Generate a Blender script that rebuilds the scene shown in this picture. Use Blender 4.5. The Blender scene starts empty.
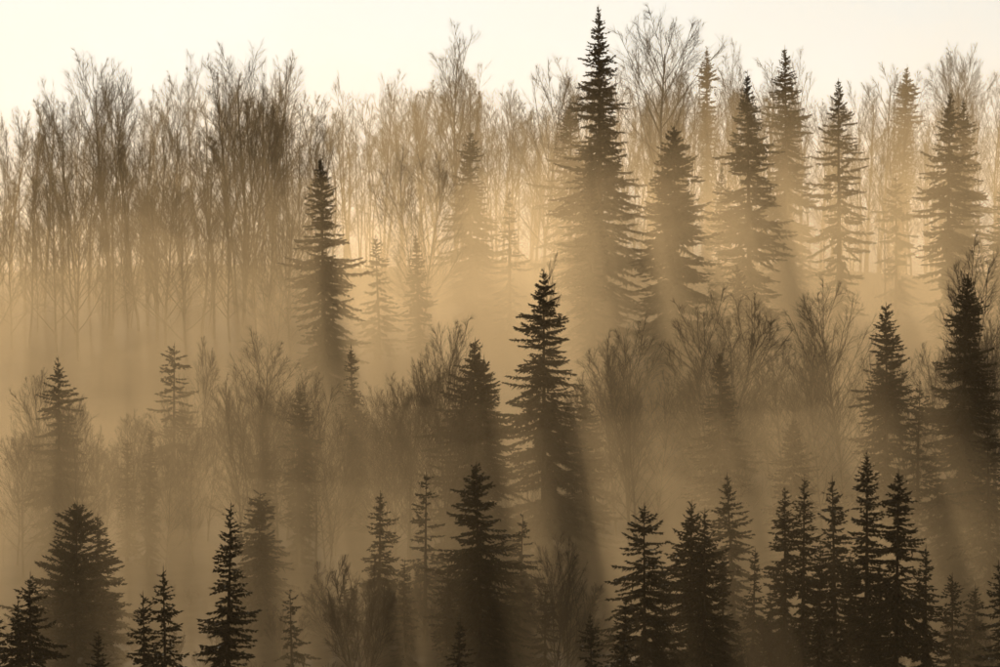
import bpy, math, random
import numpy as np

# ------------------------------------------------------------------ camera
scene = bpy.context.scene
R = math.radians
F = 200.0 / 36.0 * 1000.0            # focal length in pixels of the 1000 px wide photograph
cam_d = bpy.data.cameras.new("camera")
cam_d.lens = 200.0
cam_d.sensor_width = 36.0
cam_d.clip_start = 0.5
cam_d.clip_end = 6000.0
cam = bpy.data.objects.new("camera", cam_d)
scene.collection.objects.link(cam)
cam.location = (0, 0, 0)
cam.rotation_euler = (R(90), 0, 0)
scene.camera = cam

# ------------------------------------------------------------------ sky and sun
SUN_EL, SUN_AZ = 26.0, -4.5          # degrees; azimuth from +Y, positive towards +X
world = bpy.data.worlds.new("World")
scene.world = world
world.use_nodes = True
nt = world.node_tree
nt.nodes.clear()
sky = nt.nodes.new("ShaderNodeTexSky")
sky.sky_type = 'NISHITA'
sky.sun_disc = False
sky.sun_elevation = R(SUN_EL)
sky.sun_rotation = R(SUN_AZ)
sky.air_density = 1.0
sky.dust_density = 1.0
hs = nt.nodes.new("ShaderNodeHueSaturation")
hs.inputs["Saturation"].default_value = 0.0
tint = nt.nodes.new("ShaderNodeMix")
tint.data_type = 'RGBA'
tint.blend_type = 'MULTIPLY'
tint.inputs[0].default_value = 1.0
tint.inputs[7].default_value = (1.0, 0.985, 0.905, 1)
bg = nt.nodes.new("ShaderNodeBackground")
bg.inputs[1].default_value = 0.056
wo = nt.nodes.new("ShaderNodeOutputWorld")
nt.links.new(sky.outputs[0], hs.inputs["Color"])
nt.links.new(hs.outputs[0], tint.inputs[6])
nt.links.new(tint.outputs[2], bg.inputs[0])
nt.links.new(bg.outputs[0], wo.inputs[0])

sun_d = bpy.data.lights.new("sun", 'SUN')
sun_d.energy = 5.0
sun_d.angle = R(0.5)
sun_d.color = (1.0, 0.85, 0.62)
sun = bpy.data.objects.new("sun", sun_d)
scene.collection.objects.link(sun)
sun.location = (-40, 700, 300)
sun.rotation_euler = (R(90 - SUN_EL), 0, R(180 - SUN_AZ))   # light comes from behind the hill

scene.view_settings.view_transform = 'Standard'
scene.view_settings.look = 'None'
scene.view_settings.exposure = -0.52
scene.view_settings.gamma = 1.0
scene.view_settings.use_curve_mapping = False
cy = scene.cycles
cy.use_denoising = True
cy.max_bounces = 1
cy.diffuse_bounces = 0
cy.glossy_bounces = 0
cy.transmission_bounces = 0
cy.volume_bounces = 0
cy.transparent_max_bounces = 64
cy.use_adaptive_sampling = True
cy.adaptive_threshold = 0.02
cy.adaptive_min_samples = 40
cy.caustics_reflective = False
cy.caustics_refractive = False
cy.pixel_filter_type = 'BLACKMAN_HARRIS'
cy.filter_width = 1.6
cy.debug_use_spatial_splits = True

# ------------------------------------------------------------------ helpers
COL = scene.collection


def mat_base(name, c1, c2, scale, rough=0.85, bump=0.0, stretch=None):
    m = bpy.data.materials.new(name)
    m.use_nodes = True
    n = m.node_tree
    b = n.nodes["Principled BSDF"]
    tc = n.nodes.new("ShaderNodeTexCoord")
    mp = n.nodes.new("ShaderNodeMapping")
    if stretch:
        mp.inputs["Scale"].default_value = stretch
    no = n.nodes.new("ShaderNodeTexNoise")
    no.inputs["Scale"].default_value = scale
    no.inputs["Detail"].default_value = 5
    cr = n.nodes.new("ShaderNodeValToRGB")
    cr.color_ramp.elements[0].position = 0.3
    cr.color_ramp.elements[1].position = 0.7
    cr.color_ramp.elements[0].color = (*c1, 1)
    cr.color_ramp.elements[1].color = (*c2, 1)
    n.links.new(tc.outputs["Object"], mp.inputs[0])
    n.links.new(mp.outputs[0], no.inputs["Vector"])
    n.links.new(no.outputs["Fac"], cr.inputs[0])
    n.links.new(cr.outputs[0], b.inputs["Base Color"])
    b.inputs["Roughness"].default_value = rough
    b.inputs["Specular IOR Level"].default_value = 0.25
    if bump:
        bu = n.nodes.new("ShaderNodeBump")
        bu.inputs["Strength"].default_value = bump
        n.links.new(no.outputs["Fac"], bu.inputs["Height"])
        n.links.new(bu.outputs[0], b.inputs["Normal"])
    return m


M_NEEDLE = mat_base("needles", (0.030, 0.026, 0.014), (0.060, 0.050, 0.028), 3.0, 0.7)
M_SPRUCE_BARK = mat_base("spruce_bark", (0.04, 0.03, 0.02), (0.10, 0.075, 0.05), 6.0, 0.9, 0.5, (1, 1, 0.2))
M_BARK = mat_base("maple_bark", (0.06, 0.047, 0.034), (0.14, 0.11, 0.08), 6.0, 0.9, 0.5, (1, 1, 0.15))
M_TWIG = mat_base("twig_bark", (0.07, 0.050, 0.034), (0.12, 0.088, 0.06), 2.0, 0.75)
M_GROUND = mat_base("leaf_litter", (0.045, 0.033, 0.021), (0.11, 0.08, 0.05), 0.6, 0.95, 0.6)


def link_mesh(name, verts, faces, mat, parent=None, smooth=False, mats=None):
    """verts (n,3) array, faces list of equal-length index arrays."""
    me = bpy.data.meshes.new(name)
    verts = np.ascontiguousarray(verts, dtype=np.float32)
    me.vertices.add(len(verts))
    me.vertices.foreach_set("co", verts.ravel())
    loops = np.concatenate([f.ravel() for f in faces]).astype(np.int32)
    tot = np.concatenate([np.full(len(f), f.shape[1]) for f in faces]).astype(np.int32)
    start = np.concatenate([[0], np.cumsum(tot)[:-1]]).astype(np.int32)
    me.loops.add(len(loops))
    me.loops.foreach_set("vertex_index", loops)
    me.polygons.add(len(tot))
    me.polygons.foreach_set("loop_start", start)
    me.polygons.foreach_set("use_smooth", np.full(len(tot), smooth))
    me.materials.append(mat)
    if mats:                                  # one material per face block
        for m2 in mats[1:]:
            me.materials.append(m2)
        me.polygons.foreach_set("material_index", np.concatenate([np.full(len(f), i) for i, f in enumerate(faces)]).astype(np.int32))
    me.update(calc_edges=True)
    o = bpy.data.objects.new(name, me)
    COL.objects.link(o)
    o.parent = parent
    return o


def nrm(v):
    return v / np.maximum(np.linalg.norm(v, axis=-1, keepdims=True), 1e-9)


def tubes(p0, p1, r0, r1, sides):
    """many separate tapered tubes -> verts, quad faces"""
    d = nrm(p1 - p0)
    ref = np.where(np.abs(d[:, 2:3]) > 0.9, np.array([[1.0, 0, 0]]), np.array([[0, 0, 1.0]]))
    a = nrm(np.cross(d, ref))
    b = np.cross(d, a)
    n = len(p0)
    ang = np.arange(sides) * 2 * math.pi / sides
    c, s = np.cos(ang)[None, :, None], np.sin(ang)[None, :, None]
    off = a[:, None, :] * c + b[:, None, :] * s
    v0 = p0[:, None, :] + off * r0[:, None, None]
    v1 = p1[:, None, :] + off * r1[:, None, None]
    v = np.concatenate([v0, v1], 1).reshape(-1, 3)
    k = np.arange(sides)
    kn = (k + 1) % sides
    f = np.stack([k, kn, kn + sides, k + sides], 1)
    faces = (f[None] + (np.arange(n) * 2 * sides)[:, None, None]).reshape(-1, 4)
    return v, faces


# ------------------------------------------------------------------ terrain
GY = np.array([-260, -60, 0, 60, 150, 230, 300, 345, 375, 400, 430, 460, 510, 560, 700, 1000, 1500], float)
GZ = np.array([6, 0, -2, -18, -45, -42, -25, -21.5, -17.5, -13, -5.5, 0, 3.5, 5.5, 3, -12, -40], float)


def ground_z(x, y):
    x = np.asarray(x, float)
    y = np.asarray(y, float)
    b = sum(np.interp(y + o, GY, GZ) for o in (-14, -7, 0, 7, 14)) / 5.0
    n = 0.9 * np.sin(x / 23.0 + 1.3) * np.cos(y / 31.0) + 0.5 * np.sin(x / 9.0 + y / 13.0 + 0.4) + 1.3 * np.sin(x / 61.0 + 2.0)
    return b + n * np.clip((y - 120) / 120, 0, 1)


def grid_xy(xs, ys):
    X, Y = np.meshgrid(xs, ys)
    nx, ny = len(xs), len(ys)
    i = np.arange((ny - 1) * (nx - 1))
    r, c = i // (nx - 1), i % (nx - 1)
    a = r * nx + c
    return X.ravel(), Y.ravel(), np.stack([a, a + 1, a + nx + 1, a + nx], 1)


xs = np.concatenate([np.linspace(-700, -90, 40), np.linspace(-86, 86, 87), np.linspace(90, 700, 40)])
ys = np.concatenate([np.linspace(-260, 280, 60), np.linspace(284, 600, 100), np.linspace(615, 1500, 40)])
X, Y, Fc = grid_xy(xs, ys)
g = link_mesh("ground", np.stack([X, Y, ground_z(X, Y)], 1), [Fc], M_GROUND, smooth=True)
g["kind"] = "structure"
g["label"] = "dim forested hillside ground rising through the mist"


def at(px, py, y):
    return (px - 500.0) / F * y, (333.5 - py) / F * y


# ------------------------------------------------------------------ spruces
rnd = random.Random(5)


def profile(style, t):
    t = np.clip(t, 0, 1)
    if style == 'spire':
        return t ** 0.82
    if style == 'dense':
        return np.minimum(1.0, (t / 0.85) ** 0.72)
    if style == 'column':
        return np.minimum(1.0, (t / 0.5) ** 0.75) * (0.85 + 0.15 * t)
    if style == 'round':
        return np.minimum(1.0, (t / 0.6) ** 0.8)
    if style == 'open':
        return t ** 0.75
    return t


def make_spruce(seed, H, Rb, style, coarse=1.0, cap=1.0):
    rng = np.random.default_rng(seed)
    root = bpy.data.objects.new("spruce_tree", None)
    COL.objects.link(root)
    # trunk
    n = 12
    zz = np.linspace(-0.6, H, n)
    wob = np.cumsum(rng.normal(0, 0.006 * H / n, (n, 2)), 0)
    wob -= wob[-1:] * np.linspace(0, 1, n)[:, None]
    pts = np.column_stack([wob, zz])
    r_base = 0.011 * H + 0.03
    rr = r_base * (1 - np.clip(zz / H, 0, 1)) ** 0.9 + 0.008
    sd = 8
    ang = np.arange(sd) * 2 * math.pi / sd
    ring = np.column_stack([np.cos(ang), np.sin(ang), np.zeros(sd)])
    v = (pts[:, None, :] + ring[None] * rr[:, None, None]).reshape(-1, 3)
    k = np.arange(sd)
    f = np.concatenate([np.stack([k + i * sd, (k + 1) % sd + i * sd, (k + 1) % sd + (i + 1) * sd, k + (i + 1) * sd], 1) for i in range(n - 1)])
    link_mesh("trunk", v, [f], M_SPRUCE_BARK, root, True)

    # branches: sprays of needled shoots, most of them hanging a little
    sp = {'spire': 0.32, 'dense': 0.27, 'column': 0.28, 'round': 0.28, 'open': 0.42}[style]
    nb = {'spire': 7, 'dense': 8, 'column': 7, 'round': 8, 'open': 6}[style]
    miss = {'spire': 0.12, 'dense': 0.05, 'column': 0.08, 'round': 0.03, 'open': 0.2}[style]
    UP = np.array([[0, 0, 1.0]])
    z = H - 0.5
    TB, TD, TL, TW = [], [], [], []
    W0, W1, WR0, WR1 = [], [], [], []
    lob = rng.uniform(0, 6.28, 6)
    z_stop = 0.04 * H
    while z > z_stop:
        t = (H - z) / H
        base_len = Rb * min(cap, float(profile(style, t))) * (1.0 + 0.16 * math.sin(z * 2.1 + lob[0]) + 0.12 * math.sin(z * 0.9 + lob[1]))
        base_len = max(base_len * min(1.0, 0.5 + t * 5.0), 0.10)
        fine = min(1.0, 0.45 + base_len / 1.3)        # shoots are finer near the tip
        cnt = nb if t > 0.10 else 5
        az0 = rng.uniform(0, 6.28)
        for b in range(cnt):
            az = az0 + b * 2 * math.pi / cnt + rng.normal(0, 0.22)
            if rng.random() < miss or (t > 0.15 and math.sin(az + 0.8 * z + lob[4]) * math.sin(0.55 * z + lob[5]) > 0.72):
                continue                               # gaps where boughs are missing
            L = base_len * rng.uniform(0.60, 1.15) * (1 + 0.14 * math.sin(2 * az + lob[2] + z * 0.35) + 0.12 * math.sin(3 * az + lob[3] - z * 0.22))
            if style == 'round':
                L = base_len * rng.uniform(0.75, 1.1) * (1 + 0.10 * math.sin(2 * az + z * 1.1) + 0.1 * math.sin(3 * az + lob[3] - z * 0.8))
                e0 = 0.45 - 0.6 * t + rng.normal(0, 0.15)
                e1 = 0.2
                drp = 0.1
            else:
                e0 = 0.80 * math.exp(-t / 0.08) + 0.16 - 0.56 * t ** 0.8 + rng.normal(0, 0.17)
                drp = rng.uniform(0.0, 0.55) * min(1, t * 3)
                e1 = 0.38 * min(1, t * 4)          # tips turn up
            zb = z + rng.normal(0, 0.16)
            m = 6
            s = np.linspace(0, 1, m)
            el = e0 - drp * s + e1 * s ** 2 * 1.3
            seg = L / (m - 1)
            dr = np.concatenate([[0], np.cumsum(np.cos(el[:-1]) * seg)])
            dz = np.concatenate([[0], np.cumsum(np.sin(el[:-1]) * seg)])
            ca, sa = math.cos(az), math.sin(az)
            sway = np.cumsum(rng.normal(0, 0.03 * L, m)) * s
            P = np.column_stack([ca * dr - sa * sway, sa * dr + ca * sway, zb + dz])
            W0.append(P[:-1]); W1.append(P[1:])
            rad = (0.008 + 0.010 * L) * (1 - s * 0.85)
            WR0.append(rad[:-1]); WR1.append(rad[1:])
            step = (0.14 if style != 'open' else 0.16) * coarse
            nt_ = max(3, int(L / step))
            bare_in = 0.10 if style != 'open' else 0.22
            st = np.clip(np.linspace(bare_in, 1.0, nt_) + rng.uniform(-0.4, 0.4, nt_) / nt_, 0.02, 1.0)
            px = np.stack([np.interp(st, s, P[:, i]) for i in range(3)], 1)
            dP = P[1:] - P[:-1]
            tang = nrm(np.stack([np.interp(np.clip(st, 0, 0.99), s[:-1], dP[:, i]) for i in range(3)], 1))
            side = nrm(np.cross(tang, UP))
            body = (1 - st) * (0.35 + st)
            for sg in (-1, 1):
                fw = rng.uniform(0.4, 0.95, nt_)
                dn = rng.normal(-0.30 if style != 'round' else 0.0, 0.32, nt_)
                d = nrm(tang * fw[:, None] + side * sg * rng.uniform(0.4, 1.0, nt_)[:, None] + UP * dn[:, None])
                l = np.minimum((0.17 * fine + 0.32 * L * body) * rng.uniform(0.6, 1.3, nt_), 0.95)
                TB.append(px); TD.append(d); TL.append(l)
                TW.append(np.minimum(0.10 + 0.07 * l, 0.17) * rng.uniform(0.75, 1.3, nt_) * fine * coarse * (1.2 if coarse > 1 else 1.0))
            # hanging shoots give the bough its thickness
            d = nrm(tang * rng.uniform(0.1, 0.9, nt_)[:, None] + side * rng.normal(0, 0.45, nt_)[:, None] + UP * rng.uniform(-1.0, 0.35, nt_)[:, None])
            TB.append(px + side * rng.normal(0, 0.06 * L, nt_)[:, None]); TD.append(d)
            TL.append(np.minimum((0.14 * fine + 0.17 * L * body) * rng.uniform(0.6, 1.3, nt_), 0.6)); TW.append(rng.uniform(0.09, 0.15, nt_) * fine * coarse)
            # shoots along the spine itself
            TB.append(px); TD.append(nrm(tang + rng.normal(0, 0.15, tang.shape)))
            TL.append(np.full(nt_, max(0.16, 1.5 * L / nt_))); TW.append(np.full(nt_, 0.11 * fine * coarse))
        z -= sp * (0.5 + 0.5 * min(1, t * 4)) * rng.uniform(0.75, 1.25)
    # leader
    TB.append(np.array([[0, 0, H - 0.8]])); TD.append(np.array([[0.02, 0.02, 1.0]])); TL.append(np.array([1.0])); TW.append(np.array([0.08]))
    B = np.concatenate(TB); D = np.concatenate(TD); L = np.concatenate(TL)[:, None]; W = np.concatenate(TW)[:, None] * 0.5
    ref = nrm(rng.normal(0, 0.5, B.shape) + UP)
    s1 = nrm(np.cross(D, ref)); s2 = np.cross(D, s1)
    mid = B + D * L * 0.5
    tip = B + D * L
    V = np.stack([B + s1 * W, tip, B - s1 * W, mid + s2 * W * 0.9 - D * L * 0.3, tip + s2 * 0.003, mid - s2 * W * 0.9 - D * L * 0.3], 1).reshape(-1, 3)
    base = np.arange(len(B)) * 6
    Fq = np.concatenate([base[:, None] + np.array([[0, 1, 2]]), base[:, None] + np.array([[3, 4, 5]])])
    v, f = tubes(np.concatenate(W0), np.concatenate(W1), np.concatenate(WR0), np.concatenate(WR1), 3)
    link_mesh("crown", np.concatenate([V, v]), [Fq, f + len(V)], M_NEEDLE, root, mats=[M_NEEDLE, M_SPRUCE_BARK])
    return root


# (x of tip, y of tip, distance, half width in px, y where that width was read, shape, label)
SPRUCES = [
    # back row
    (325, 155, 424, 32, 285, 'spire', "dark spruce standing alone before the bare stand at upper left"),
    (380, 235, 440, 22, 320, 'open', "pale misty spruce just right of the dark solitary one"),
    (420, 232, 441, 12, 300, 'column', "pale narrow spruce below the spreading bare tree"),
    (470, 130, 476, 29, 240, 'spire', "faint tall spruce in the upper middle, paler than its neighbours"),
    (510, 188, 460, 14, 260, 'open', "thin spruce with sparse branches right of the faint tall one"),
    (600, 5, 446, 43, 225, 'spire', "tallest spruce, its tip touching the top of the sky"),
    (570, 98, 474, 30, 195, 'open', "hazy open spruce half hidden behind the tallest spruce"),
    (592, 148, 437, 13, 235, 'column', "slim dark spruce standing in front of the tallest spruce"),
    (674, 125, 435, 34, 215, 'dense', "bushy dark spruce just right of the tallest spruce"),
    (716, 165, 456, 13, 220, 'spire', "small slim spruce between two bigger dark ones in back row"),
    (750, 70, 440, 32, 200, 'spire', "dark tall spruce casting a long slanting shadow in the mist"),
    (787, 45, 470, 32, 190, 'spire', "hazy tall spruce right behind the slanting shadow spruce"),
    (840, 78, 449, 27, 185, 'open', "open spruce with ragged lower boughs, third tall one at upper right"),
    (896, 174, 466, 19, 215, 'open', "small round-topped sparse spruce beside a bare sapling"),
    (947, 90, 447, 27, 190, 'spire', "upper right spruce with bright ragged boughs and broad shadow"),
    (964, 97, 468, 22, 190, 'spire', "paler spruce close behind the one at upper right"),
    (899, 64, 556, 10, 95, 'column', "faint spruce tip among the bare skyline trees at upper right"),
    (708, 46, 552, 8, 80, 'column', "faint narrow spruce tip in the bare skyline near the middle"),
    (1003, 160, 455, 20, 235, 'spire', "spruce cut off by the right edge of the picture, back row"),
    (743, 264, 425, 8, 290, 'column', "tiny pale spruce tip in the slanting shadow"),
    # middle row
    (60, 357, 377, 26, 440, 'spire', "spruce with ragged boughs at middle left, its trunk shadow below"),
    (173, 343, 390, 26, 430, 'open', "pale spruce beside a bare forked tree at middle left"),
    (127, 435, 375, 9, 510, 'column', "narrow pole-like spruce, left one of a thin pair"),
    (148, 427, 373, 10, 510, 'column', "narrow pole-like spruce, right one of a thin pair"),
    (263, 408, 377, 11, 480, 'column', "dim slim spruce under the round bare tree"),
    (298, 385, 372, 14, 440, 'column', "slim dark-topped spruce between bare thickets, left of middle"),
    (354, 345, 390, 10, 400, 'column', "faint little spruce tip over the middle thicket"),
    (471, 338, 371, 34, 440, 'dense', "dark conical spruce left of the sharp central spruce"),
    (485, 355, 377, 18, 420, 'spire', "slender second tip close behind the dark conical spruce"),
    (544, 268, 374, 42, 415, 'spire', "sharp dark spruce with layered boughs at the picture's centre"),
    (588, 385, 380, 21, 450, 'dense', "dim dense spruce right behind the sharp central spruce"),
    (719, 350, 378, 24, 450, 'column', "dim spruce rising in front of the big round bare tree"),
    (791, 418, 372, 24, 490, 'dense', "broad dim spruce below the bare trees right of middle"),
    (886, 303, 376, 24, 380, 'column', "thick-topped spruce left of the dark tapering one"),
    (957, 273, 369, 33, 400, 'dense', "dark tapering spruce with a needle-sharp tip at the right"),
    (915, 380, 374, 20, 450, 'open', "ragged spruce between the thick-topped and tapering ones"),
    (990, 425, 360, 42, 560, 'open', "large hazy spruce at the lower right edge"),
    # lower row
    (75, 502, 341, 42, 590, 'round', "broad rounded dark evergreen at lower left"),
    (98, 512, 345, 26, 590, 'spire', "second tip on the shoulder of the broad rounded evergreen"),
    (258, 492, 352, 28, 560, 'dense', "dim bushy spruce right of the sharp black one"),
    (293, 590, 332, 17, 650, 'open', "thin see-through young spruce near the bottom, left of middle"),
    (379, 490, 345, 17, 560, 'spire', "slim spruce with a spiky tip over the lower thicket"),
    (425, 472, 347, 22, 560, 'open', "twiggy spruce between the slim one and the big lower one"),
    (481, 462, 338, 35, 560, 'dense', "big dark spruce at lower middle, its shadow pooling below"),
    (519, 515, 346, 18, 570, 'spire', "smaller spruce tucked behind the big one at lower middle"),
    (645, 503, 328, 30, 585, 'spire', "open dark spruce with swept boughs, leftmost of the lower right stand"),
    (690, 502, 332, 24, 570, 'dense', "dense dark spruce second in the lower right stand"),
    (704, 508, 330, 24, 580, 'spire', "spruce tip leaning on the dense second one at lower right"),
    (736, 473, 347, 24, 560, 'spire', "misty brown spruce behind the gap in the lower right stand"),
    (770, 590, 336, 16, 650, 'spire', "small dim spruce below the gap in the lower right stand"),
    (785, 487, 336, 17, 560, 'column', "left one of two close slim tips in the lower right stand"),
    (803, 477, 334, 16, 560, 'column', "right one of two close slim tips in the lower right stand"),
    (836, 476, 334, 18, 545, 'spire', "neatly tiered spruce in the middle of the lower right stand"),
    (866, 450, 329, 17, 540, 'column', "highest tip of the lower right stand, narrow and dark"),
    (895, 467, 324, 28, 560, 'spire', "widest black spruce of the lower right stand"),
    (925, 545, 325, 17, 600, 'spire', "low spruce on the right shoulder of the widest black one"),
    (953, 573, 330, 17, 630, 'spire', "dim low spruce at the right end of the lower right stand"),
    (1005, 560, 322, 20, 640, 'spire', "dark spruce cut by the lower right corner edge"),
    # small ones filling the gaps
    (664, 566, 335, 13, 620, 'spire', "low spruce filling the gap right of the open dark one"),
    (722, 556, 334, 15, 620, 'dense', "low spruce below the misty brown one at lower right"),
    (752, 548, 338, 12, 610, 'column', "thin low spruce just left of the two close slim tips"),
    (818, 545, 331, 13, 600, 'spire', "low spruce under the neatly tiered one"),
    (850, 552, 330, 14, 610, 'dense', "low spruce squeezed between the tiered one and the highest tip"),
    (880, 560, 327, 14, 620, 'spire', "low spruce in front of the widest black one"),
    (975, 585, 334, 15, 640, 'dense', "low dim spruce right of the lower right stand"),
    (545, 585, 336, 14, 640, 'spire', "low spruce beside the bare bushy tree at lower middle"),
    (404, 560, 340, 13, 620, 'spire', "low spruce between the slim and the twiggy ones"),
    (445, 560, 338, 12, 620, 'column', "low spruce left of the big lower middle one"),
    (345, 575, 342, 12, 630, 'open', "thin low spruce left of the slim spiky one"),
    # nearest tips along the bottom edge
    (30, 572, 305, 24, 650, 'spire', "black young spruce in the lower left corner"),
    (17, 600, 307, 16, 655, 'spire', "shorter tip left of the lower left corner spruce"),
    (-6, 590, 304, 14, 650, 'spire', "black spruce sliced by the left edge at the bottom"),
    (95, 630, 300, 9, 665, 'spire', "tiny black tip at the bottom under the rounded evergreen"),
    (147, 592, 303, 15, 655, 'spire', "shorter of two black tips left of the sharp black spruce"),
    (168, 566, 300, 17, 640, 'spire', "taller of two black tips left of the sharp black spruce"),
    (225, 503, 300, 27, 640, 'spire', "sharp black spruce, tallest one along the bottom left"),
    (457, 618, 305, 9, 660, 'column', "small black tip at the bottom middle"),
    (594, 612, 305, 13, 660, 'spire', "left one of two little black tips at bottom right of middle"),
    (619, 597, 305, 11, 655, 'column', "right one of two little black tips at bottom right of middle"),
]

for i, (px, py, y, hw, ref, style, label) in enumerate(SPRUCES):
    x, ztop = at(px, py, y)
    zb = float(ground_z(x, y))
    H = ztop - zb
    _, zr = at(px, ref, y)
    t = (ztop - zr) / H
    Rb = hw * y / F / float(profile(style, t)) * (1.06 if y > 420 else 1.16)
    o = make_spruce(100 + i, H, Rb, style, 1.15 if y > 420 else 1.0, min(1.0, float(profile(style, t)) * (1.04 if y > 420 else 1.15)))
    o.location = (x, y, zb)
    o.rotation_euler = (R(rnd.gauss(0, 0.8)), R(rnd.gauss(0, 0.9)), 0)
    o["label"] = label
    o["category"] = "spruce"
    o["group"] = ("spruces of the back row" if y > 420 else "spruces of the middle row" if y > 356 else
                  "spruces of the lower row" if y > 312 else "black spruce tips along the bottom")


# ------------------------------------------------------------------ leafless trees
def make_bare(name, seed, H, spread, kind):
    """kind: tall (forest grown), vase (rounded fan), shrub (many stems). Built at its own size, returns root."""
    rng = np.random.default_rng(seed)
    S = {1: [], 0: []}   # 0 = trunk / limbs (6 sided), 1 = twigs (3 sided)

    # the crown's rounded envelope: shoots end where they reach it
    ea = {'tall': 1.15, 'vase': 1.12, 'shrub': 1.6}[kind] * spread
    ec = {'tall': 0.66, 'vase': 0.55, 'shrub': 0.5}[kind] * H
    eb = H * 1.02 - ec
    ph = rng.uniform(0, 6.28, 3)

    def outside(q):
        az = math.atan2(q[1], q[0])
        lump = 1 + 0.13 * math.sin(2 * az + ph[0]) + 0.12 * math.sin(3 * az + ph[1] + q[2] * 0.5)
        zz = (q[2] - ec) / eb if q[2] > ec else (q[2] - ec) / ec * 0.85
        return (q[0] ** 2 + q[1] ** 2) / (ea * lump) ** 2 + zz ** 2 > rng.uniform(0.85, 1.15)

    def grow(p, d, L, r, level, up, n, jit):
        """one wandering shoot; returns its points and directions"""
        pts, dirs = [p], [d]
        seg = L / n
        for k in range(n):
            d = d + rng.normal(0, jit, 3) + np.array([0, 0, up])
            d = d / np.linalg.norm(d)
            q = p + d * seg
            ra, rb_ = r * (1 - 0.8 * k / n), r * (1 - 0.8 * (k + 1) / n)
            S[0 if level < 2 else 1].append((p, q, ra, rb_))
            p = q
            pts.append(p); dirs.append(d)
            if level >= 1 and outside(q):
                break
        return pts, dirs

    def off(d, ang, az):
        a = np.cross(d, [0.31, 0.77, 0.55]); a /= np.linalg.norm(a)
        b = np.cross(d, a)
        v = d * math.cos(ang) + (a * math.cos(az) + b * math.sin(az)) * math.sin(ang)
        return v / np.linalg.norm(v)

    def twigs(pts, dirs, L, r, cnt, ang, depth):
        """side shoots along a branch"""
        n = len(pts) - 1
        for k in range(cnt):
            s = 0.22 + 0.78 * (k + rng.random()) / cnt
            i = min(int(s * n), n - 1)
            fr = s * n - i
            p = pts[i] * (1 - fr) + pts[i + 1] * fr
            d = off(dirs[i + 1], ang * rng.uniform(0.6, 1.7), rng.uniform(0, 6.28))
            l = L * (1.05 - 0.6 * s) * rng.uniform(0.65, 1.2)
            if depth == 2:
                pp, dd = grow(p, d, l, r, 2, 0.05, 4, 0.045)
                twigs(pp, dd, l * 0.6, r * 0.62, 10, 0.48, 3)
            else:
                grow(p, d, l, r, 3, 0.03, 1, 0.05)

    if kind == 'tall':
        stems, bole, n1, lean = rng.integers(1, 3), rng.uniform(0.12, 0.35), rng.integers(19, 26), 0.08
    elif kind == 'vase':
        stems, bole, n1, lean = rng.integers(1, 3), rng.uniform(0.10, 0.2), 26, 0.12
    else:
        stems, bole, n1, lean = 7, 0.12, 7, 0.42
    if kind == 'tall' and stems > 1:
        n1 = int(n1 * 0.62)                           # twin stems share one crown
    for sidx in range(stems):
        a = rng.uniform(0, 6.28)
        d = np.array([math.cos(a) * lean * rng.uniform(0.4, 1.3), math.sin(a) * lean * rng.uniform(0.4, 1.3), 1.0])
        d /= np.linalg.norm(d)
        hh = H * (1 if sidx == 0 else rng.uniform(0.72, 0.95))
        r0 = (0.0065 * H + 0.02) / (stems ** 0.35)
        wide = rng.uniform(0.8, 1.35)
        p0 = np.array([math.cos(a), math.sin(a), 0]) * 0.12 * (stems > 1) + np.array([0, 0, -0.4])
        pts, dirs = grow(p0, d, hh * 0.86, r0, 0, 0.015, 12, 0.04)
        nn = len(pts) - 1
        for k in range(n1):
            s = bole + (0.99 - bole) * ((k + rng.random()) / n1) ** 0.9
            i = min(int(s * nn), nn - 1)
            fr = s * nn - i
            p = pts[i] * (1 - fr) + pts[i + 1] * fr
            rel = (s - bole) / (1 - bole)
            ang = (0.75 if kind == 'vase' else 0.62) * (1.1 - 0.55 * rel) * rng.uniform(0.7, 1.3) * wide
            d1 = off(dirs[i + 1], ang, k * 2.4 + rng.normal(0, 0.4))
            if kind == 'tall':
                L1 = spread * (0.55 + 0.9 * math.sin(math.pi * min(1, 0.18 + rel * 0.72))) * rng.uniform(0.7, 1.2)
            else:
                L1 = spread * (1.9 - 0.7 * rel) * rng.uniform(0.85, 1.15)
            L1 = min(L1, max(0.5, (H * 1.0 - p[2]) * 1.15))
            p1, dd1 = grow(p, d1, L1, r0 * (1 - s * 0.75) * 0.52, 1, 0.06, 6, 0.05)
            twigs(p1, dd1, L1 * 0.5, 0.011 if kind != 'shrub' else 0.008, 9 if kind == 'vase' else 11, 0.45, 2)
        # crown leader
        twigs(pts[-5:], dirs[-5:], spread * 0.6, 0.014, 10, 0.45, 2)
    root = bpy.data.objects.new(name, None)
    COL.objects.link(root)
    for lv, nm, sd, m in ((0, "trunk", 5, M_BARK), (1, "crown", 3, M_TWIG)):
        A = S[lv]
        p0 = np.array([q[0] for q in A]); p1 = np.array([q[1] for q in A])
        ra = np.array([q[2] for q in A]); rb_ = np.array([q[3] for q in A])
        if lv == 1:
            lo = 0.5 if kind == 'shrub' else 0.62
            ra = np.maximum(ra, 0.009 * lo); rb_ = np.maximum(rb_, 0.005 * lo)
        else:
            ra = np.maximum(ra, 0.016); rb_ = np.maximum(rb_, 0.014)
        v, f = tubes(p0, p1, ra, rb_, sd)
        link_mesh(nm, v, [f], m, root)
    return root


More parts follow.
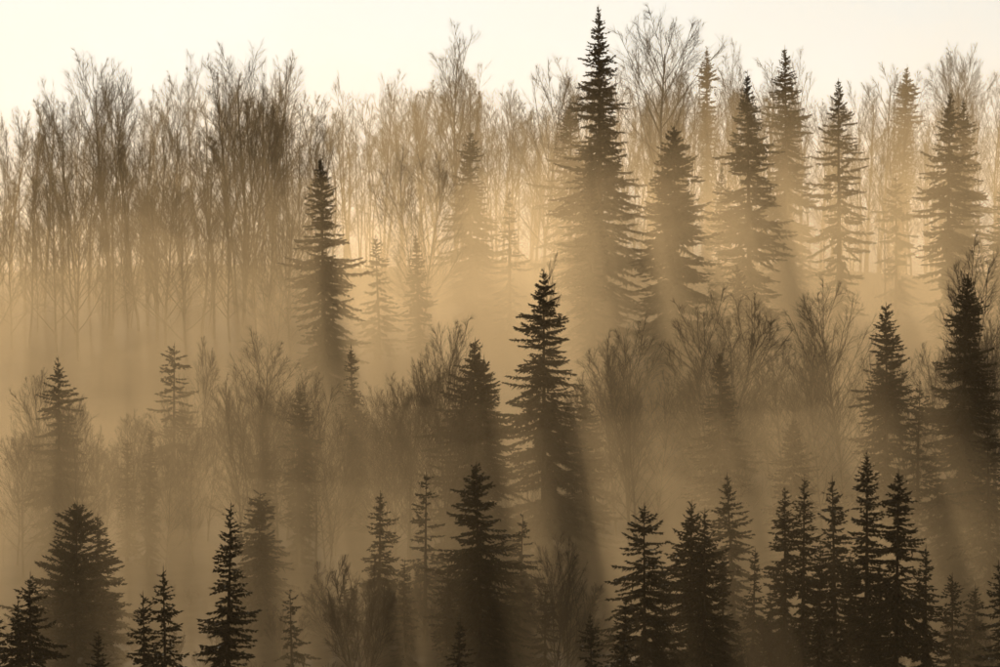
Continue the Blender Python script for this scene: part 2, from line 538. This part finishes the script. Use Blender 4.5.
PROTO = {
    'tall': [make_bare("bare_tree", 10 + i, 20.0, 2.3 + 0.2 * i, 'tall') for i in range(10)],
    'vase': [make_bare("bare_tree", 40 + i, 13.0, 2.5 + 0.12 * i, 'vase') for i in range(7)],
    'shrub': [make_bare("bare_shrub", 70 + i, 6.0, 1.1, 'shrub') for i in range(4)],
}
PH = {'tall': 20.0, 'vase': 13.0, 'shrub': 6.0}
used = set()


def bare(kind, px, py, y, wide, label, group, var=None):
    """put a leafless tree whose tip shows at (px, py) at distance y"""
    x, ztop = at(px, py, y)
    zb = float(ground_z(x, y)) - 0.1
    H = max(1.5, ztop - zb)
    k = rnd.randrange(len(PROTO[kind])) if var is None else var
    src = PROTO[kind][k]
    if (kind, k) not in used:
        used.add((kind, k))
        o = src
    else:
        o = src.copy()
        COL.objects.link(o)
        for ch in list(src.children):
            c = ch.copy()
            COL.objects.link(c)
            c.parent = o
    s = H / PH[kind]
    o.location = (x, y, zb)
    o.scale = (s * wide, s * wide, s)
    o.rotation_euler = (0, 0, rnd.uniform(0, 6.28))
    o["label"] = label
    o["group"] = group
    o["category"] = "shrub" if kind == 'shrub' else "bare tree"
    return o


# single bare trees one can point at
bare('vase', 420, 150, 452, 0.95, "spreading bare tree over the pale narrow spruce", "bare trees of the back row")
bare('vase', 538, 72, 486, 0.9, "forked bare tree left of the tallest spruce", "bare trees of the back row")
bare('tall', 668, 6, 486, 1.25, "tall bare tree right of the tallest spruce's tip", "bare trees of the back row")
bare('tall', 886, 146, 464, 0.7, "thin bare sapling beside the small sparse spruce", "bare trees of the back row")
bare('tall', 246, 34, 462, 1.0, "tallest dark bare tree in the left skyline stand", "bare trees of the back row")
bare('tall', 112, 48, 470, 1.0, "thin high bare tree tip in the left skyline", "bare trees of the back row")
bare('tall', 466, 20, 505, 1.0, "high faint bare tree tip above the faint tall spruce", "bare trees of the back row")
bare('vase', 722, 290, 392, 1.15, "big round bare tree behind a dim spruce right of middle", "bare trees of the middle row")
bare('vase', 846, 288, 396, 1.05, "fan-shaped pale bare tree left of the thick-topped spruce", "bare trees of the middle row")
bare('vase', 265, 338, 387, 1.1, "round bare tree over the dim slim spruce, middle left", "bare trees of the middle row")
bare('vase', 628, 326, 390, 1.1, "rounded bare tree right of the sharp central spruce", "bare trees of the middle row")
bare('vase', 196, 340, 391, 0.7, "bare forked tree beside the pale spruce, middle left", "bare trees of the middle row")
bare('vase', 42, 372, 381, 0.8, "bare tree left of the ragged spruce at middle left", "bare trees of the middle row")
bare('vase', 1001, 246, 374, 0.95, "dark twiggy tree at the right edge beside the tapering spruce", "bare trees of the middle row")
bare('vase', 802, 330, 394, 1.0, "bare tree between the big round and fan-shaped ones", "bare trees of the middle row")
bare('vase', 452, 322, 383, 0.8, "upright bare tree behind the dark conical spruce", "bare trees of the middle row")
bare('tall', 545, 222, 405, 0.5, "thin bare stems rising behind the sharp central spruce's tip", "bare trees of the middle row")
bare('vase', 556, 535, 332, 0.8, "bare bushy tree right of the big lower middle spruce", "bare trees of the lower row")

NEAR = [(25, "at the left edge"), (60, "a little in from the left edge"), (95, "left of the thin high tip"), (130, "around the thin high tip"),
        (165, "right of the thin high tip"), (200, "halfway to the tallest bare tree"), (230, "just left of the tallest bare tree"), (262, "beside the tallest bare tree"),
        (290, "just right of the tallest bare tree"), (345, "above the solitary dark spruce"), (375, "right of the solitary dark spruce's tip"),
        (405, "above the pale misty spruce"), (445, "above the spreading bare tree"), (485, "above the faint tall spruce"), (520, "above the thin sparse spruce"),
        (560, "around the forked bare tree"), (605, "behind the tallest spruce"), (640, "just right of the tallest spruce"), (690, "above the bushy dark spruce"),
        (735, "above the small slim back row spruce"), (765, "behind the slanting shadow spruce"), (812, "behind the hazy tall spruce at right"),
        (868, "behind the open ragged spruce at right"), (918, "around the faint spruce tip at upper right"), (975, "behind the upper right spruce pair"),
        (9999, "at the right edge")]


def near(px):
    return next(n for lim, n in NEAR if px < lim)


# skyline stand, left: dark and close
LBL = "slender bare tree in the dark upper left stand, "
TOPS = [(0, 108), (35, 92), (75, 82), (110, 72), (135, 72), (175, 80), (210, 70), (240, 50), (275, 52), (305, 72), (335, 78)]
for i in range(42):
    px = -8 + i * 8.1 + rnd.uniform(-5, 5)
    top = np.interp(px, [q[0] for q in TOPS], [q[1] for q in TOPS])
    bare('tall', px, top + rnd.uniform(-14, 55), rnd.uniform(448, 496), rnd.uniform(0.7, 1.0), LBL + near(px), "dark bare stand at upper left")
for i in range(1):
    px = 262 + i * 36 + rnd.uniform(-5, 5)
    bare('tall', px, 88 - 40 * math.sin(math.pi * (px - 196) / 108) + rnd.uniform(-6, 26), rnd.uniform(447, 474) + 22, rnd.uniform(0.85, 1.1) * 0.6, LBL + near(px), "dark bare stand at upper left")
for i in range(15):
    px = -2 + i * 21.5 + rnd.uniform(-8, 8)
    bare('vase', px, rnd.uniform(165, 225), rnd.uniform(440, 456), rnd.uniform(0.9, 1.3), "low bare tree under the dark upper left stand, " + near(px), "low bare trees under the dark stand")
# farther skyline trees behind them, pale
LBL = "pale bare treetop behind the dark upper left stand, "
for i in range(22):
    px = i * 15.5 + rnd.uniform(-6, 6)
    top = np.interp(px, [q[0] for q in TOPS], [q[1] for q in TOPS])
    bare('tall', px, top + rnd.uniform(-22, 8), rnd.uniform(500, 525), rnd.uniform(0.8, 1.1), LBL + near(px), "pale bare trees behind the dark stand")
# skyline, middle
LBL = "pale bare skyline tree "
TOPM = [(345, 58), (375, 60), (430, 48), (465, 35), (490, 62), (535, 75), (580, 60), (600, 45)]
for i in range(44):
    px = 342 + i * 5.9 + rnd.uniform(-6, 6)
    top = np.interp(px, [q[0] for q in TOPM], [q[1] for q in TOPM])
    bare('tall', px, top + rnd.uniform(-6, 60), rnd.uniform(515, 560), rnd.uniform(0.75, 1.15), LBL + near(px), "pale bare skyline trees")
# skyline, right
LBL = "pale bare skyline tree "
TOPR = [(605, 50), (640, 40), (660, 12), (690, 14), (715, 28), (755, 30), (775, 22), (810, 62), (835, 70), (860, 48), (885, 52), (925, 70), (965, 38), (1000, 52)]
for i in range(62):
    px = 606 + i * 6.45 + rnd.uniform(-6, 6)
    top = np.interp(px, [q[0] for q in TOPR], [q[1] for q in TOPR])
    bare('tall', px, top + rnd.uniform(-6, 55), rnd.uniform(515, 560), rnd.uniform(0.75, 1.15), LBL + near(px), "pale bare skyline trees")

# middle row thickets
TOPC = [(0, 470), (30, 385), (90, 395), (130, 410), (210, 385), (240, 360), (300, 365), (330, 375), (375, 375), (410, 345), (440, 330),
        (500, 420), (560, 430), (600, 335), (650, 340), (680, 360), (720, 330), (760, 345), (800, 335), (850, 320), (910, 330), (940, 320), (1000, 290)]
CLUMPS = [(0, 30, 3), (28, 105, 7), (112, 152, 4), (160, 215, 4), (236, 292, 6), (306, 346, 5), (360, 402, 5), (405, 466, 6), (500, 530, 2), (590, 664, 5),
          (692, 758, 3), (764, 816, 3), (822, 872, 3), (898, 945, 2), (960, 1004, 3)]
WHERE = ["at the left edge", "around the ragged spruce at middle left", "behind the thin pole-like pair", "around the pale spruce at middle left",
         "under the round bare tree at middle left", "right of the slim dark-topped spruce", "left of the upright bare tree", "left of the dark conical spruce",
         "under the sharp central spruce's left boughs", "right of the sharp central spruce", "around the big round bare tree", "between the big round and fan-shaped bare trees",
         "under the fan-shaped bare tree", "left of the dark tapering spruce", "at the right edge beside the tapering spruce"]
for (xa, xb, n), where in zip(CLUMPS, WHERE):
    for i in range(n):
        px = xa + (xb - xa) * (i + rnd.uniform(0.1, 0.9)) / n
        top = np.interp(px, [q[0] for q in TOPC], [q[1] for q in TOPC])
        dome = 26 * (2 * (px - (xa + xb) / 2) / (xb - xa)) ** 2
        bare('vase', px, top + dome + rnd.uniform(0, 45), rnd.uniform(368, 388) + (9 if px > 580 else 0), rnd.uniform(0.8, 1.15),
             "bare bushy tree in the middle thicket " + where, "middle thicket " + where)
# low shrubs between the rows
for i in range(64):
    px = i * 15.8 + rnd.uniform(-10, 10)
    y = rnd.uniform(328, 364)
    k = min(4, int(px // 200))
    where = ("in the lower left", "between the sharp black spruce and the slim spiky one", "around the big dark lower middle spruce",
             "left of the lower right stand", "under the lower right stand")[k]
    top = (555 if 340 < px < 600 else 605) + rnd.uniform(-20, 50)
    bare('shrub', px, top, y, rnd.uniform(0.9, 1.4), "bare shrub in the dim undergrowth " + where, "undergrowth shrubs " + where)
for kind in PROTO:                                   # variants nothing uses
    for k, o in enumerate(PROTO[kind]):
        if (kind, k) not in used:
            for c in list(o.children):
                bpy.data.objects.remove(c)
            bpy.data.objects.remove(o)


# ------------------------------------------------------------------ mist
def volume_mat(name, density, color, g):
    m = bpy.data.materials.new(name)
    m.use_nodes = True
    n = m.node_tree
    n.nodes.clear()
    out = n.nodes.new("ShaderNodeOutputMaterial")
    pv = n.nodes.new("ShaderNodeVolumePrincipled")
    pv.inputs["Color"].default_value = (*color, 1)
    pv.inputs["Density"].default_value = density
    pv.inputs["Anisotropy"].default_value = g
    n.links.new(pv.outputs[0], out.inputs["Volume"])
    return m


HAZE_COL = (0.95, 0.72, 0.45)
ANI = 0.55


def box_mesh(name, lo, hi, mat):
    v = np.array([[x, y, z] for z in (lo[2], hi[2]) for y in (lo[1], hi[1]) for x in (lo[0], hi[0])], float)
    f = np.array([[0, 2, 3, 1], [4, 5, 7, 6], [0, 1, 5, 4], [2, 6, 7, 3], [0, 4, 6, 2], [1, 3, 7, 5]])
    return link_mesh(name, v, [f], mat)


hz = box_mesh("haze", (-720, -280, -50), (720, 1520, 46), volume_mat("thin_haze", 0.00005, HAZE_COL, ANI))
hz["kind"] = "stuff"
hz["label"] = "thin golden morning haze filling the valley air"


def rolling(X, Y, rng, lo, hi):
    n = np.zeros_like(X)
    for k in range(9):
        w = rng.uniform(lo, hi)
        a = rng.uniform(0, 6.28)
        n += np.sin((X * math.cos(a) + Y * math.sin(a)) / w * 2.2 + rng.uniform(0, 6.28)) / 3.0
    return n


def mist_mesh(dens, label, y0, y1, top_of, seed):
    """one closed bank of mist between the ground and top_of(x, y, ground, roll)"""
    rng = np.random.default_rng(seed)
    xs = np.concatenate([np.linspace(-230, -75, 20), np.linspace(-72, 72, 60), np.linspace(75, 230, 20)])
    ys = np.linspace(y0, y1, int((y1 - y0) / 2.6) + 2)
    X, Y, Fc = grid_xy(xs, ys)
    gz = ground_z(X, Y)
    bot = gz - 4.0
    top = np.maximum(top_of(X, Y, gz, rolling(X, Y, rng, 4.5, 22)), bot + 0.5)
    nx, ny = len(xs), len(ys)
    N = nx * ny
    V = np.concatenate([np.stack([X, Y, top], 1), np.stack([X, Y, bot], 1)])
    idx = np.arange(N).reshape(ny, nx)
    rim = np.concatenate([idx[0, :-1], idx[:-1, -1], idx[-1, :0:-1], idx[:0:-1, 0]])
    rn = np.roll(rim, -1)
    walls = np.stack([rim, rim + N, rn + N, rn], 1)
    o = link_mesh("mist_bank", V, [Fc, Fc[:, ::-1] + N, walls], volume_mat("mist", dens, HAZE_COL, ANI))
    o["kind"] = "stuff"
    o["label"] = label
    return o


# mist that follows the slope
for i, (h, dn) in enumerate([(25, 0.0014), (15, 0.0026), (6, 0.005)]):
    mist_mesh(dn, ["high thin mist among the treetops", "thin mist at half the height of the trees",
                   "thick mist hugging the slope"][i], 304 + i * 3, 800,
              lambda X, Y, g, n, h=h: g - 0.2 + h * (1 + 0.25 * n) * np.interp(Y, [305, 350, 470, 495, 550, 620, 800], [0, 0.8, 1, 1.2, 1.0, 0.3, 0.2]), 900 + i)
# flat-topped banks filling the two hollows between the rows
UPPER = [(14.5, 0.0022), (11.5, 0.0036), (8.5, 0.0048), (5.5, 0.0055), (2, 0.006)]
for i, (zt, dn) in enumerate(UPPER):
    mist_mesh(dn, "bank of sunlit mist filling the hollow before the back row", 372, 500,
              lambda X, Y, g, n, zt=zt, i=i: np.minimum(np.minimum(zt + 3.2 * n - 5.5 / (1 + np.exp((X + 13) / 3.0)) + 2.5 / (1 + np.exp((4 - X) / 3.0)), -17 + (Y - 377 - 2 * i - 5 * n) * 0.85), zt + 2 - (Y - 462 - 3 * n) * 0.5), 920 + i)
LOWER = [(-3.5, 0.0020), (-6.5, 0.0036), (-9.5, 0.0048), (-13, 0.0055)]
for i, (zt, dn) in enumerate(LOWER):
    mist_mesh(dn, "bank of dim mist filling the hollow before the middle row", 312, 420,
              lambda X, Y, g, n, zt=zt, i=i: np.minimum(np.minimum(zt + 2.6 * n, -24 + (Y - 322 - 2 * i - 5 * n) * 0.55), zt + 2 - (Y - 384 - 3 * n) * 0.5), 940 + i)
